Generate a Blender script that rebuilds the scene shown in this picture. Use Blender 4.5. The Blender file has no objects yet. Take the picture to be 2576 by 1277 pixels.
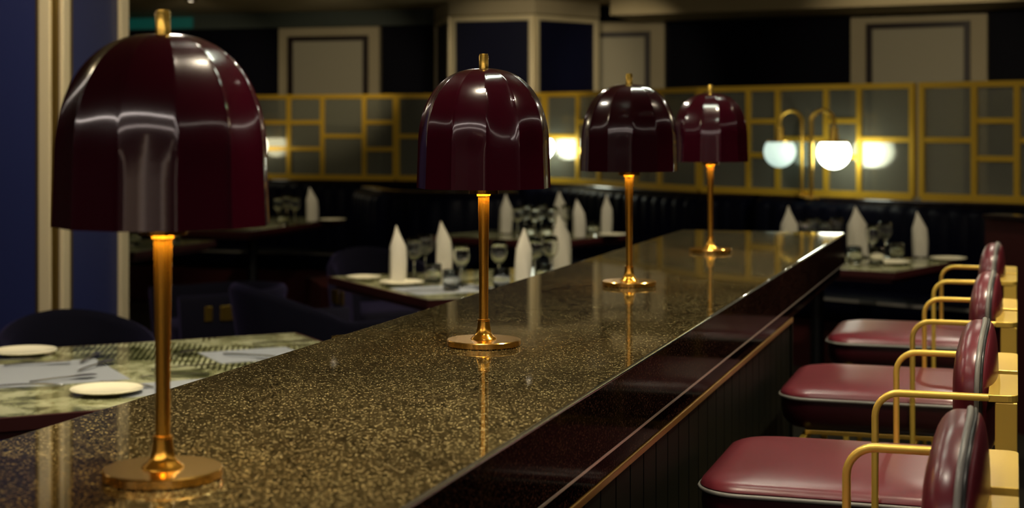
import bpy, bmesh, math, random
from mathutils import Vector, Matrix
random.seed(7)
SC = bpy.context.scene
COL = SC.collection
PI = math.pi

# ------------------------------------------------------------------ camera
CAMZ = 1.491
FPX = 4000.0                       # focal length in pixels of the 2576 px wide frame
YAW = math.atan(1267.0 / FPX)      # the bar runs along +Y, the camera looks a little to the left of it
HORIZON = 317.0
cd = bpy.data.cameras.new('camera')
cam = bpy.data.objects.new('camera', cd)
COL.objects.link(cam)
cd.sensor_width = 36.0
cd.lens = FPX / 2576.0 * 36.0
cd.shift_y = -(638.5 - HORIZON) / 2576.0
cam.location = (0, 0, CAMZ)
cam.rotation_euler = (PI / 2, 0, YAW)
cd.clip_start = 0.05
cd.dof.use_dof = True
cd.dof.focus_distance = 2.65
cd.dof.aperture_fstop = 4.9
SC.camera = cam

# ------------------------------------------------------------------ world, exposure
w = bpy.data.worlds.new('world'); SC.world = w; w.use_nodes = True
w.node_tree.nodes['Background'].inputs[0].default_value = (0.9, 0.75, 0.5, 1)
w.node_tree.nodes['Background'].inputs[1].default_value = 0.003
SC.view_settings.view_transform = 'Standard'
SC.view_settings.look = 'None'
SC.view_settings.gamma = 1
SC.view_settings.exposure = 0.0
SC.view_settings.use_curve_mapping = False
SC.cycles.caustics_reflective = False
SC.cycles.caustics_refractive = False

RX, RY = math.cos(YAW), math.sin(YAW)
def cw(lat, dep, z=0.0):
    """room position from metres to the right of and in front of the camera"""
    return Vector((lat * RX - dep * RY, lat * RY + dep * RX, z))
def at(px, dep, z=0.0):
    return cw((px - 1288.0) * dep / FPX, dep, z)

CEIL = 2.53
def area(name, loc, sx, sy, power, col, rot=(0, 0, 0), spread=180):
    l = bpy.data.lights.new(name, 'AREA'); l.shape = 'RECTANGLE'; l.size = sx; l.size_y = sy
    l.energy = power; l.color = col; l.spread = math.radians(spread)
    o = bpy.data.objects.new(name, l); o.location = loc; o.rotation_euler = rot; COL.objects.link(o)
    return o
def spot(name, loc, power, col, angle=70, blend=0.6, r=0.035, target=None):
    l = bpy.data.lights.new(name, 'SPOT'); l.energy = power; l.color = col
    l.spot_size = math.radians(angle); l.spot_blend = blend; l.shadow_soft_size = r
    o = bpy.data.objects.new(name, l); o.location = loc; COL.objects.link(o)
    if target is not None:
        o.rotation_euler = (Vector(target) - Vector(loc)).to_track_quat('-Z', 'Y').to_euler()
    return o

# ------------------------------------------------------------------ materials
def nodes_of(m): return m.node_tree.nodes, m.node_tree.links
def mat(name, col, rough=0.5, metal=0.0, coat=0.0, coat_rough=0.05, spec=0.5, trans=0.0, ior=1.45, emit=None, estr=0.0, sheen=0.0):
    m = bpy.data.materials.new(name); m.use_nodes = True
    b = m.node_tree.nodes['Principled BSDF']
    b.inputs['Base Color'].default_value = (*col, 1)
    b.inputs['Roughness'].default_value = rough
    b.inputs['Metallic'].default_value = metal
    b.inputs['Coat Weight'].default_value = coat
    b.inputs['Coat Roughness'].default_value = coat_rough
    b.inputs['Specular IOR Level'].default_value = spec
    b.inputs['Transmission Weight'].default_value = trans
    b.inputs['IOR'].default_value = ior
    b.inputs['Sheen Weight'].default_value = sheen
    if emit:
        b.inputs['Emission Color'].default_value = (*emit, 1)
        b.inputs['Emission Strength'].default_value = estr
    return m
def coords(m, scale=(1, 1, 1), rot=(0, 0, 0), kind='Object'):
    n, l = nodes_of(m)
    tc = n.new('ShaderNodeTexCoord'); mp = n.new('ShaderNodeMapping')
    mp.inputs['Scale'].default_value = scale; mp.inputs['Rotation'].default_value = rot
    l.new(tc.outputs[kind], mp.inputs['Vector'])
    return mp.outputs[0]
def ramp(m, fac, stops, interp='LINEAR'):
    n, l = nodes_of(m)
    r = n.new('ShaderNodeValToRGB'); r.color_ramp.interpolation = interp
    e = r.color_ramp.elements
    while len(e) < len(stops): e.new(0.5)
    for i, (p, c) in enumerate(stops):
        e[i].position = p; e[i].color = (*c, 1)
    l.new(fac, r.inputs[0])
    return r.outputs[0]
def noise(m, vec, scale, detail=3, rough=0.55, dist=0):
    n, l = nodes_of(m)
    t = n.new('ShaderNodeTexNoise'); t.inputs['Scale'].default_value = scale
    t.inputs['Detail'].default_value = detail; t.inputs['Roughness'].default_value = rough
    t.inputs['Distortion'].default_value = dist
    l.new(vec, t.inputs['Vector'])
    return t.outputs['Fac']
def bump(m, h, strength, dist=0.001):
    n, l = nodes_of(m)
    b = n.new('ShaderNodeBump'); b.inputs['Strength'].default_value = strength; b.inputs['Distance'].default_value = dist
    l.new(h, b.inputs['Height']); l.new(b.outputs[0], n['Principled BSDF'].inputs['Normal'])
def mixc(m, fac, a, b, blend='MIX'):
    n, l = nodes_of(m)
    x = n.new('ShaderNodeMix'); x.data_type = 'RGBA'; x.blend_type = blend
    def put(sock, v):
        if isinstance(v, (tuple, list)): sock.default_value = (*v, 1)
        elif isinstance(v, float): sock.default_value = v
        else: l.new(v, sock)
    put(x.inputs[0], fac); put(x.inputs[6], a); put(x.inputs[7], b)
    return x.outputs[2]
def base(m, col): m.node_tree.links.new(col, m.node_tree.nodes['Principled BSDF'].inputs['Base Color'])

# polished granite: fine tan, olive and black grains
def granite(name, dark, mid, light, rough):
    m = mat(name, mid, rough, spec=0.42)
    v = coords(m)
    n, l = nodes_of(m)
    vo = n.new('ShaderNodeTexVoronoi'); vo.inputs['Scale'].default_value = 430; l.new(v, vo.inputs['Vector'])
    sep = n.new('ShaderNodeSeparateColor'); l.new(vo.outputs['Color'], sep.inputs[0])
    f1 = sep.outputs[0]
    c1 = ramp(m, f1, [(0.0, dark), (0.30, dark), (0.45, mid), (0.66, tuple(c * 2.4 for c in mid)), (0.84, tuple(c * 3.2 for c in mid)), (0.95, light)])
    f2 = noise(m, v, 420, 3, 0.6)
    c2 = ramp(m, f2, [(0.35, (0.25, 0.24, 0.22)), (0.62, (1.25, 1.2, 1.1))])
    f3 = noise(m, v, 9, 3, 0.6)
    c3 = ramp(m, f3, [(0.3, (0.75, 0.72, 0.7)), (0.7, (1.15, 1.15, 1.1))])
    base(m, mixc(m, 1.0, mixc(m, 1.0, c1, c2, 'MULTIPLY'), c3, 'MULTIPLY'))
    return m
M = {}
M['granite'] = granite('speckled granite', (0.003, 0.0025, 0.0015), (0.031, 0.024, 0.011), (0.42, 0.35, 0.18), 0.035)
M['granite_edge'] = granite('polished dark granite', (0.002, 0.001, 0.001), (0.005, 0.0025, 0.002), (0.06, 0.028, 0.018), 0.07)
M['granite_edge'].node_tree.nodes['Principled BSDF'].inputs['Specular IOR Level'].default_value = 0.08
M['granite_edge'].node_tree.nodes['Principled BSDF'].inputs['IOR'].default_value = 1.09
M['lacquer'] = mat('burgundy lacquer', (0.0215, 0.0004, 0.0038), 0.22, coat=1.0, coat_rough=0.09, spec=0.25)
M['lacquer_in'] = mat('white shade lining', (0.55, 0.42, 0.28), 0.5)
M['copper'] = mat('brushed gold metal', (0.98, 0.52, 0.07), 0.20, 0.95)
v = coords(M['copper'], (1, 1, 260)); bump(M['copper'], noise(M['copper'], v, 2.0, 2), 0.25, 0.0004)
M['copper_disc'] = mat('satin copper', (0.92, 0.55, 0.14), 0.20, 1.0)
M['brass'] = mat('yellow brass', (0.80, 0.52, 0.10), 0.27, 1.0)
M['stoolgold'] = mat('gold painted steel', (0.93, 0.64, 0.11), 0.36, 0.6, coat=0.3, coat_rough=0.2)
M['frame_gold'] = mat('gilded screen metal', (0.76, 0.46, 0.04), 0.38, 0.45)
M['pale_brass'] = mat('pale brass trim', (0.74, 0.64, 0.42), 0.35, 0.3)
M['satin_steel'] = mat('satin steel strip', (0.75, 0.72, 0.62), 0.3, 0.9)
M['rail_gold'] = mat('aged brass rail', (0.42, 0.24, 0.05), 0.35, 0.9)
M['granite_gloss'] = mat('polished granite arris', (0.05, 0.05, 0.04), 0.10, spec=1.0, coat=1.0)
M['dark_brass'] = mat('dark brass', (0.20, 0.13, 0.03), 0.4, 0.8)
def leather(name, col, rough=0.33):
    m = mat(name, col, rough, spec=0.5, coat=0.25, coat_rough=0.25)
    v = coords(m); bump(m, noise(m, v, 320, 3), 0.12, 0.0006)
    f = noise(m, v, 5, 3)
    base(m, mixc(m, f, tuple(c * 0.8 for c in col), tuple(min(1, c * 1.2) for c in col)))
    return m
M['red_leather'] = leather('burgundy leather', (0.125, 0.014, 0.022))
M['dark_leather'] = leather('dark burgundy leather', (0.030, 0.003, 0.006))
M['navy_leather'] = leather('midnight blue leather', (0.0015, 0.0018, 0.006), 0.40)
M['navy_leather'].node_tree.nodes['Principled BSDF'].inputs['Coat Weight'].default_value = 0.0
M['navy_leather'].node_tree.nodes['Principled BSDF'].inputs['Specular IOR Level'].default_value = 0.06
M['piping'] = mat('grey piping', (0.20, 0.19, 0.17), 0.35)
M['piping_dark'] = mat('black piping', (0.02, 0.02, 0.02), 0.3)
def velvet(name, col, sh):
    m = mat(name, col, 0.85, sheen=sh, spec=0.2)
    m.node_tree.nodes['Principled BSDF'].inputs['Sheen Tint'].default_value = (0.35, 0.28, 0.8, 1)
    v = coords(m); bump(m, noise(m, v, 220, 3), 0.3, 0.001)
    return m
M['velvet'] = velvet('navy velvet', (0.0012, 0.001, 0.006), 0.16)
M['navy'] = mat('navy lacquered panel', (0.016, 0.022, 0.095), 0.42, spec=0.4)
M['deep_navy'] = mat('deep navy panel', (0.004, 0.005, 0.022), 0.4, spec=0.3)
M['beige'] = mat('warm grey paint', (0.36, 0.30, 0.19), 0.7)
v = coords(M['beige']); base(M['beige'], mixc(M['beige'], noise(M['beige'], v, 1.5, 3), (0.30, 0.25, 0.16), (0.40, 0.34, 0.22)))
M['beige_panel'] = mat('pale grey panel fabric', (0.34, 0.31, 0.23), 0.8)
v = coords(M['beige_panel'], (1, 1, 120)); bump(M['beige_panel'], noise(M['beige_panel'], v, 3), 0.3, 0.002)
M['brown_frame'] = mat('dark walnut moulding', (0.012, 0.005, 0.004), 0.4)
M['black_wall'] = mat('black glossy wall', (0.0025, 0.0025, 0.006), 0.6, spec=0.08)
M['green_grey'] = mat('dark green grey paint', (0.035, 0.045, 0.038), 0.6)
M['teal'] = mat('teal backlit cove', (0.01, 0.06, 0.05), 0.6, emit=(0.02, 0.5, 0.38), estr=0.05)
M['ceiling'] = mat('cream ceiling paint', (0.52, 0.43, 0.26), 0.75)
M['room_wall'] = mat('dim side wall', (0.06, 0.05, 0.04), 0.7)
M['panelling'] = mat('black green panelling', (0.0028, 0.0034, 0.0016), 0.55, spec=0.12)
M['wood_edge'] = mat('mahogany edging', (0.045, 0.008, 0.008), 0.4)
M['dark_wood'] = mat('dark wood ledge', (0.016, 0.009, 0.008), 0.22, coat=0.4)
M['black_metal'] = mat('black iron', (0.012, 0.012, 0.012), 0.4, 0.6)
m = mat('dark stone floor', (0.02, 0.018, 0.014), 0.3); M['floor'] = m
v = coords(m); n_, l_ = nodes_of(m)
ck = n_.new('ShaderNodeTexChecker'); ck.inputs['Scale'].default_value = 1.6; l_.new(v, ck.inputs['Vector'])
ck.inputs['Color1'].default_value = (0.008, 0.008, 0.008, 1); ck.inputs['Color2'].default_value = (0.045, 0.042, 0.03, 1)
base(m, mixc(m, noise(m, v, 4, 5, 0.65, 0.8), ck.outputs[0], (0.02, 0.02, 0.014)))
# table top: olive grey marble with a printed pattern of dark diagonal hatching
m = mat('patterned green grey marble', (0.2, 0.2, 0.12), 0.10, spec=0.6); M['marble'] = m
v = coords(m); n_, l_ = nodes_of(m)
c = ramp(m, noise(m, v, 7, 6, 0.68, 0.6), [(0.40, (0.05, 0.055, 0.022)), (0.49, (0.22, 0.225, 0.11)), (0.60, (0.46, 0.47, 0.29))])
wv = n_.new('ShaderNodeTexWave'); wv.inputs['Scale'].default_value = 17; wv.bands_direction = 'X'; l_.new(coords(m, rot=(0, 0, 0.35)), wv.inputs['Vector'])
st = ramp(m, wv.outputs['Fac'], [(0.55, (1, 1, 1)), (0.68, (0.10, 0.11, 0.06))])
vo = n_.new('ShaderNodeTexVoronoi'); vo.inputs['Scale'].default_value = 2.6; l_.new(v, vo.inputs['Vector'])
sp = n_.new('ShaderNodeSeparateColor'); l_.new(vo.outputs['Color'], sp.inputs[0])
msk = ramp(m, sp.outputs[0], [(0.74, (0, 0, 0)), (0.76, (1, 1, 1))])
base(m, mixc(m, mixc(m, 1.0, msk, msk), c, mixc(m, 1.0, c, st, 'MULTIPLY')))
M['placemat'] = mat('grey woven placemat', (0.23, 0.25, 0.275), 0.7)
v = coords(M['placemat'], (260, 260, 260)); bump(M['placemat'], noise(M['placemat'], v, 1.0, 2), 0.4, 0.001)
M['linen'] = mat('starched linen', (0.42, 0.40, 0.33), 0.8)
v = coords(M['linen']); bump(M['linen'], noise(M['linen'], v, 60, 4), 0.35, 0.004)
M['china'] = mat('cream china', (0.72, 0.68, 0.50), 0.12, spec=0.6)
M['steel'] = mat('polished cutlery steel', (0.85, 0.85, 0.80), 0.22, 1.0)
M['glass'] = mat('clear glass', (0.97, 0.98, 0.95), 0.03, trans=1.0, ior=1.65)
M['led'] = mat('warm lamp diffuser', (1, 0.8, 0.4), 0.5, emit=(1.0, 0.55, 0.12), estr=210)
M['globe_on'] = mat('lit opal glass', (0.8, 0.85, 0.8), 0.3, emit=(0.95, 1.0, 0.80), estr=9)
M['globe_dim'] = mat('dimly lit opal glass', (0.8, 0.85, 0.8), 0.3, emit=(0.60, 0.80, 0.70), estr=0.95)
M['globe_warm'] = mat('warm lit opal glass', (0.8, 0.8, 0.7), 0.3, emit=(1.0, 0.92, 0.66), estr=2.4)
M['fixture_glow'] = mat('ceiling light diffuser', (1, 1, 1), 0.5, emit=(1.0, 0.86, 0.78), estr=22)
M['patch_glow'] = mat('bar downlight diffuser', (1, 1, 1), 0.5, emit=(0.92, 1.0, 0.80), estr=22)
M['spot_glow'] = mat('downlight lens', (1, 1, 1), 0.5, emit=(1.0, 0.9, 0.72), estr=700)
# reeded glass of the screens: partly clear, partly mirroring
m = bpy.data.materials.new('reeded glass'); m.use_nodes = True; M['reeded'] = m
n_, l_ = nodes_of(m); n_.clear()
out = n_.new('ShaderNodeOutputMaterial'); tr = n_.new('ShaderNodeBsdfTransparent'); gl = n_.new('ShaderNodeBsdfGlossy'); tl = n_.new('ShaderNodeBsdfTranslucent'); df = n_.new('ShaderNodeBsdfDiffuse')
tr.inputs[0].default_value = (0.96, 0.97, 0.90, 1); gl.inputs[0].default_value = (0.9, 0.9, 0.8, 1); gl.inputs['Roughness'].default_value = 0.10
tl.inputs[0].default_value = (0.35, 0.35, 0.28, 1); df.inputs[0].default_value = (0.46, 0.46, 0.37, 1)
tc = n_.new('ShaderNodeTexCoord'); wv = n_.new('ShaderNodeTexWave'); wv.inputs['Scale'].default_value = 30; wv.bands_direction = 'X'
l_.new(tc.outputs['UV'], wv.inputs['Vector'])
bp = n_.new('ShaderNodeBump'); bp.inputs['Strength'].default_value = 0.12; bp.inputs['Distance'].default_value = 0.002
l_.new(wv.outputs['Fac'], bp.inputs['Height']); l_.new(bp.outputs[0], gl.inputs['Normal'])
m1 = n_.new('ShaderNodeMixShader'); m1.inputs[0].default_value = 0.34; l_.new(tr.outputs[0], m1.inputs[1]); l_.new(gl.outputs[0], m1.inputs[2])
a1 = n_.new('ShaderNodeMixShader'); a1.inputs[0].default_value = 0.5; l_.new(df.outputs[0], a1.inputs[1]); l_.new(tl.outputs[0], a1.inputs[2])
m2 = n_.new('ShaderNodeMixShader'); m2.inputs[0].default_value = 0.36; l_.new(m1.outputs[0], m2.inputs[1]); l_.new(a1.outputs[0], m2.inputs[2])
l_.new(m2.outputs[0], out.inputs[0])

# ------------------------------------------------------------------ mesh helpers
def dark_sides(bm):
    for f in bm.faces:
        f.normal_update()
        f.material_index = 0 if f.normal.z > 0.5 else 1
    ed = [e for e in bm.edges if all(v_.co.z > CZ - 0.001 for v_ in e.verts) and abs(e.verts[0].co.y - e.verts[1].co.y) > 0.5]
    bmesh.ops.bevel(bm, geom=ed, offset=0.0045, segments=3, profile=0.5, affect='EDGES', material=2)
    for f in bm.faces: f.smooth = f.material_index == 2
def obj(name, bm, material, parent=None, smooth=None, bevel=0.0, loc=None):
    me = bpy.data.meshes.new(name)
    bmesh.ops.recalc_face_normals(bm, faces=bm.faces)
    if smooth is not None:
        for f in bm.faces: f.smooth = True
        for e in bm.edges:
            if len(e.link_faces) == 2 and e.calc_face_angle(0) > math.radians(smooth): e.smooth = False
    bm.to_mesh(me); bm.free()
    o = bpy.data.objects.new(name, me); COL.objects.link(o)
    for mm in (material if isinstance(material, (list, tuple)) else [material]): me.materials.append(mm)
    if parent: o.parent = parent
    if loc is not None: o.location = loc
    if bevel:
        b = o.modifiers.new('bevel', 'BEVEL'); b.width = bevel; b.segments = 3; b.limit_method = 'ANGLE'; b.angle_limit = math.radians(40)
    return o
def BM(): return bmesh.new()
def box(bm, x0, x1, y0, y1, z0, z1, mtx=None):
    vs = [bm.verts.new(Vector(p)) for p in ((x0, y0, z0), (x1, y0, z0), (x1, y1, z0), (x0, y1, z0), (x0, y0, z1), (x1, y0, z1), (x1, y1, z1), (x0, y1, z1))]
    if mtx is not None:
        for q in vs: q.co = mtx @ q.co
    for f in ((0, 3, 2, 1), (4, 5, 6, 7), (0, 1, 5, 4), (1, 2, 6, 5), (2, 3, 7, 6), (3, 0, 4, 7)):
        bm.faces.new([vs[i] for i in f])
    return vs
def lathe(bm, prof, n=32, c=(0, 0, 0), wob=None):
    """prof: (r, z) list"""
    rings = []
    for r, z in prof:
        if r < 1e-6: rings.append([bm.verts.new((c[0], c[1], c[2] + z))])
        else:
            rings.append([bm.verts.new((c[0] + r * (wob(2 * PI * k / n, z) if wob else 1) * math.cos(2 * PI * k / n),
                                        c[1] + r * (wob(2 * PI * k / n, z) if wob else 1) * math.sin(2 * PI * k / n), c[2] + z)) for k in range(n)])
    for a, b in zip(rings, rings[1:]):
        for k in range(n):
            k2 = (k + 1) % n
            if len(a) == 1 and len(b) == 1: continue
            if len(a) == 1: bm.faces.new((a[0], b[k2], b[k]))
            elif len(b) == 1: bm.faces.new((a[k], a[k2], b[0]))
            else: bm.faces.new((a[k], a[k2], b[k2], b[k]))
    return rings
def sweep(bm, pts, prof, nrm, closed=False):
    """planar path pts, profile (u, v) with v along nrm"""
    pts = [Vector(p) for p in pts]; nrm = Vector(nrm).normalized(); n = len(pts); rings = []
    for i, p in enumerate(pts):
        if closed: t0, t1 = (p - pts[i - 1]), (pts[(i + 1) % n] - p)
        else:
            t0 = p - pts[i - 1] if i else pts[1] - p
            t1 = pts[i + 1] - p if i < n - 1 else t0
        t0 = t0.normalized(); t1 = t1.normalized(); t = (t0 + t1).normalized()
        side = t.cross(nrm).normalized(); k = 1.0 / max(0.35, t.dot(t1))
        rings.append([bm.verts.new(p + side * (u * k) + nrm * v_) for u, v_ in prof])
    m_ = len(prof)
    rr = rings + ([rings[0]] if closed else [])
    for a, b in zip(rr, rr[1:]):
        for k in range(m_): bm.faces.new((a[k], a[(k + 1) % m_], b[(k + 1) % m_], b[k]))
    if not closed:
        bm.faces.new(rings[0][::-1]); bm.faces.new(rings[-1])
    return rings
def circ(r, n=12): return [(r * math.cos(2 * PI * k / n), r * math.sin(2 * PI * k / n)) for k in range(n)]
def rrect(w, h, r, n=4):
    out = []
    for cx, cy, a0 in ((w / 2 - r, h / 2 - r, 0), (-w / 2 + r, h / 2 - r, PI / 2), (-w / 2 + r, -h / 2 + r, PI), (w / 2 - r, -h / 2 + r, 1.5 * PI)):
        for k in range(n + 1):
            a = a0 + PI / 2 * k / n; out.append((cx + r * math.cos(a), cy + r * math.sin(a)))
    return out
def arc(c, r, a0, a1, n, ax, ay):
    return [Vector(c) + Vector(ax) * (r * math.cos(a0 + (a1 - a0) * k / n)) + Vector(ay) * (r * math.sin(a0 + (a1 - a0) * k / n)) for k in range(n + 1)]
def thing(name, label, cat, loc=(0, 0, 0), rotz=0.0, group=None):
    o = bpy.data.objects.new(name, None); COL.objects.link(o); o.empty_display_size = 0.1
    o.location = loc; o.rotation_euler = (0, 0, rotz); o['label'] = label; o['category'] = cat
    if group: o['group'] = group
    return o
def tag(o, label, cat, group=None):
    o['label'] = label; o['category'] = cat
    if group: o['group'] = group
    return o
def struct(name, bm, m, **k):
    o = obj(name, bm, m, **k)
    if not k.get('parent'): o['kind'] = 'structure'
    return o
def dup(root, loc, rotz, label, group=None):
    r = root.copy(); COL.objects.link(r); r.location = loc; r.rotation_euler = (0, 0, rotz); r['label'] = label
    if group: r['group'] = group
    for ch in list(root.children):
        c_ = ch.copy(); COL.objects.link(c_); c_.parent = r
        for g in ch.children:
            d_ = g.copy(); COL.objects.link(d_); d_.parent = c_
    return r

# ================================================================== ROOM
bm = BM(); box(bm, -9, 7, -4, 20, -0.1, 0.0); struct('floor', bm, M['floor'])
bm = BM(); box(bm, -9, 7, -4, 20, CEIL, CEIL + 0.1); struct('ceiling', bm, M['ceiling'])
bm = BM(); box(bm, -9.1, -9, -4, 20, 0, CEIL); struct('wall_left', bm, M['room_wall'])
bm = BM(); box(bm, 7, 7.1, -4, 20, 0, CEIL); struct('wall_right', bm, M['room_wall'])
bm = BM(); box(bm, -9, 7, -4.1, -4, 0, CEIL); struct('wall_front', bm, M['room_wall'])

# back wall: a bent line
WP = [(-6.5, 15.95), (1.35, 13.58), (6.5, 10.85)]           # lateral, depth
WALL = [cw(a, b) for a, b in WP]
def on_line(px, line):
    """lateral and depth where the sight line of a picture column meets the plan polyline"""
    k = (px - 1288.0) / FPX
    for (a0, d0), (a1, d1) in zip(line, line[1:]):
        f0 = a0 - k * d0; f1 = a1 - k * d1
        if f0 * f1 <= 0:
            t = f0 / (f0 - f1); return (a0 + (a1 - a0) * t, d0 + (d1 - d0) * t)
    raise ValueError(px)
bm = BM()
sweep(bm, [(p.x, p.y, 0) for p in WALL], [(0.0, 0), (0.0, CEIL), (-0.15, CEIL), (-0.15, 0)], (0, 0, 1))
struct('wall_back', bm, M['black_wall'])
def seg_mtx(line, p0, p1, off=0.0):
    a = cw(*on_line(p0, line)); b = cw(*on_line(p1, line)); t = (b - a); L = t.length; t.normalize()
    f = Vector((t.y, -t.x, 0))
    mt = Matrix(((t.x, f.x, 0, a.x + f.x * off), (t.y, f.y, 0, a.y + f.y * off), (0, 0, 1, 0), (0, 0, 0, 1)))
    return mt, L
def pilaster(p0, p1, f0, f1, ztop, zf, label):
    """beige wall panel with a dark moulded frame around a paler field; local x along the wall, y towards the room"""
    mt, L = seg_mtx(WP, p0, p1)
    t = thing('wall_panel', label, 'wall panel')
    t.matrix_world = mt
    bm = BM(); box(bm, 0, L, 0.0, 0.06, 0.3, ztop); obj('backing_panel', bm, M['beige'], t)
    a = L * (f0 - p0) / (p1 - p0); b = L * (f1 - p0) / (p1 - p0); wd = 0.045
    bm = BM()
    sweep(bm, [(a, 0.075, 0.5), (a, 0.075, zf), (b, 0.075, zf), (b, 0.075, 0.5)], [(-wd / 2, -0.016), (wd / 2, -0.016), (wd / 2, 0.016), (-wd / 2, 0.016)], (0, 1, 0), closed=True)
    obj('frame', bm, M['brown_frame'], t)
    bm = BM(); box(bm, a + wd / 2, b - wd / 2, 0.06, 0.068, 0.52, zf - wd / 2); obj('field', bm, M['beige_panel'], t)
    return t
pilaster(708, 960, 740, 928, 2.385, 2.285, 'pale grey wall panel with a dark frame above the left end of the screens')
pilaster(1440, 1675, 1460, 1634, 2.385, 2.275, 'framed grey wall panel just right of the hexagonal column, partly hidden by it')
pilaster(2145, 2487, 2195, 2440, 2.36, 2.285, 'widest framed grey wall panel, above the globe lamps on the right')
# dropped soffits in front of the wall
bm = BM()
b = cw(6.4, 10.9)
sweep(bm, [(cw(1.05, 13.67).x, cw(1.05, 13.67).y, 0), (WALL[1].x, WALL[1].y, 0), (b.x, b.y, 0)],
      [(0.0, 2.385), (0.9, 2.385), (0.9, CEIL), (0.0, CEIL)], (0, 0, 1))
struct('trim_1', bm, M['ceiling'])
bm = BM()
sweep(bm, [(cw(-4.4, 15.31).x, cw(-4.4, 15.31).y, 0), (cw(0.75, 13.76).x, cw(0.75, 13.76).y, 0)], [(0.0, 2.39), (0.10, 2.39), (0.10, CEIL), (0.0, CEIL)], (0, 0, 1))
struct('trim_2', bm, M['green_grey'])
bm = BM()
mt, L = seg_mtx(WP, 250, 500, 0.11)
box(bm, 0, L, 0.0, 0.03, 2.40, 2.50, mt); o = obj('cove_light', bm, M['teal']); tag(o, 'faint teal glowing cove strip behind the small far column at upper left', 'cove light')

# hexagonal columns and the near pier: navy panels edged in pale brass
def hex_column(px, dep, r, rot, label, header=0.12):
    t = thing('column', label, 'column', at(px, dep), rot)
    n = 6
    def ring(bm, rr, z0, z1):
        vs0 = [bm.verts.new((rr * math.cos(2 * PI * k / n), rr * math.sin(2 * PI * k / n), z0)) for k in range(n)]
        vs1 = [bm.verts.new((v_.co.x, v_.co.y, z1)) for v_ in vs0]
        for k in range(n): bm.faces.new((vs0[k], vs0[(k + 1) % n], vs1[(k + 1) % n], vs1[k]))
        bm.faces.new(vs0[::-1]); bm.faces.new(vs1)
    bm = BM(); ring(bm, r - 0.03, 0, CEIL); obj('core', bm, M['dark_brass'], t)
    bm = BM(); ring(bm, r, CEIL - header, CEIL - 0.002); obj('header', bm, M['beige'], t)
    for k in range(n):
        a0, a1 = 2 * PI * k / n, 2 * PI * (k + 1) / n
        A = Vector((r * math.cos(a0), r * math.sin(a0), 0)); B = Vector((r * math.cos(a1), r * math.sin(a1), 0))
        tv = (B - A).normalized(); f = Vector((tv.y, -tv.x, 0)); S = (B - A).length
        mt = Matrix(((tv.x, f.x, 0, A.x), (tv.y, f.y, 0, A.y), (0, 0, 1, 0), (0, 0, 0, 1)))
        e = 0.012; wd = 0.045; zt = CEIL - header - 0.03
        bm = BM()
        sweep(bm, [(e + wd / 2, -0.012, 0.1), (e + wd / 2, -0.012, zt), (S - e - wd / 2, -0.012, zt), (S - e - wd / 2, -0.012, 0.1)], rrect(wd, 0.03, 0.01, 2), (0, 1, 0), closed=True)
        bmesh.ops.transform(bm, matrix=mt, verts=bm.verts); tb = bm
        bm = BM(); box(bm, e + wd, S - e - wd, -0.035, -0.015, 0.12, zt - wd / 2, mt); pn = obj('panel', bm, M['deep_navy'], t)
        obj('panel_trim', tb, M['pale_brass'], pn, smooth=40)
    return t
hc = YAW - PI / 2
hex_column(1297, 13.73, 0.75, hc + math.radians(12), 'hexagonal column with deep navy panels in pale brass trim, behind the second lamp')
hex_column(588, 15.3, 0.42, hc, 'slimmer far navy column with brass trim, behind the first lamp shade', 0.13)

# near rectangular pier at the left, its side face running along the bar direction
PC = at(150, 7.0)
t = thing('pier', 'wide blue pier with pale brass corner strips at the far left, behind the first lamp', 'pier', (PC.x, PC.y, 0))
bm = BM(); box(bm, -1.6, -0.012, 0.012, 0.55, 0, CEIL); obj('core', bm, M['navy'], t)
def strip(bm, x0, x1, y0, y1): box(bm, x0, x1, y0, y1, 0.0, CEIL - 0.001)
bm = BM(); strip(bm, -0.100, -0.040, -0.014, 0.012); o = obj('corner_trim', bm, M['pale_brass'], t, bevel=0.005)
bm = BM(); strip(bm, -0.118, -0.100, -0.004, 0.012); strip(bm, -0.040, -0.012, -0.002, 0.012); obj('groove', bm, M['dark_brass'], t)
bm = BM(); strip(bm, -0.012, 0.010, 0.012, 0.070); obj('corner_trim', bm, M['pale_brass'], t, bevel=0.005)
bm = BM(); strip(bm, -0.012, 0.010, 0.49, 0.56); obj('corner_trim', bm, M['pale_brass'], t, bevel=0.005)
bm = BM(); strip(bm, -0.012, 0.004, 0.072, 0.095); obj('groove', bm, M['dark_brass'], t)

# ceiling lights (all out of the picture; the linear and rectangular ones show in the shades)
M['soft_glow'] = mat('soft linear diffuser', (1, 1, 1), 0.5, emit=(1.0, 0.86, 0.74), estr=7)
M['broad_glow'] = mat('broad ceiling panel diffuser', (1, 1, 1), 0.5, emit=(1.0, 0.82, 0.74), estr=9)
M['tube_glow'] = mat('added tube glow', (1, 1, 1), 0.5, emit=(1.0, 0.78, 0.62), estr=2.2)
def linear_light(x0, x1, y0, y1, label, glow='fixture_glow'):
    t = thing('linear_light', label, 'ceiling light', ((x0 + x1) / 2, (y0 + y1) / 2, CEIL), 0, 'linear ceiling lights')
    hx, hy = (x1 - x0) / 2, (y1 - y0) / 2
    bm = BM(); box(bm, -hx - 0.015, hx + 0.015, -hy - 0.015, hy + 0.015, -0.02, 0.0); obj('housing', bm, M['black_metal'], t)
    bm = BM(); box(bm, -hx, hx, -hy, hy, -0.026, -0.019); obj('diffuser', bm, M[glow], t)
linear_light(-4.2, 3.0, -0.76, -0.66, 'long linear ceiling light across the room behind the camera')
linear_light(-4.2, 3.0, -2.5, -2.2, 'broad luminous ceiling panel further behind the camera', 'broad_glow')
linear_light(2.30, 2.36, 0.0, 7.0, 'linear ceiling light running beside the stools', 'soft_glow')
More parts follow.
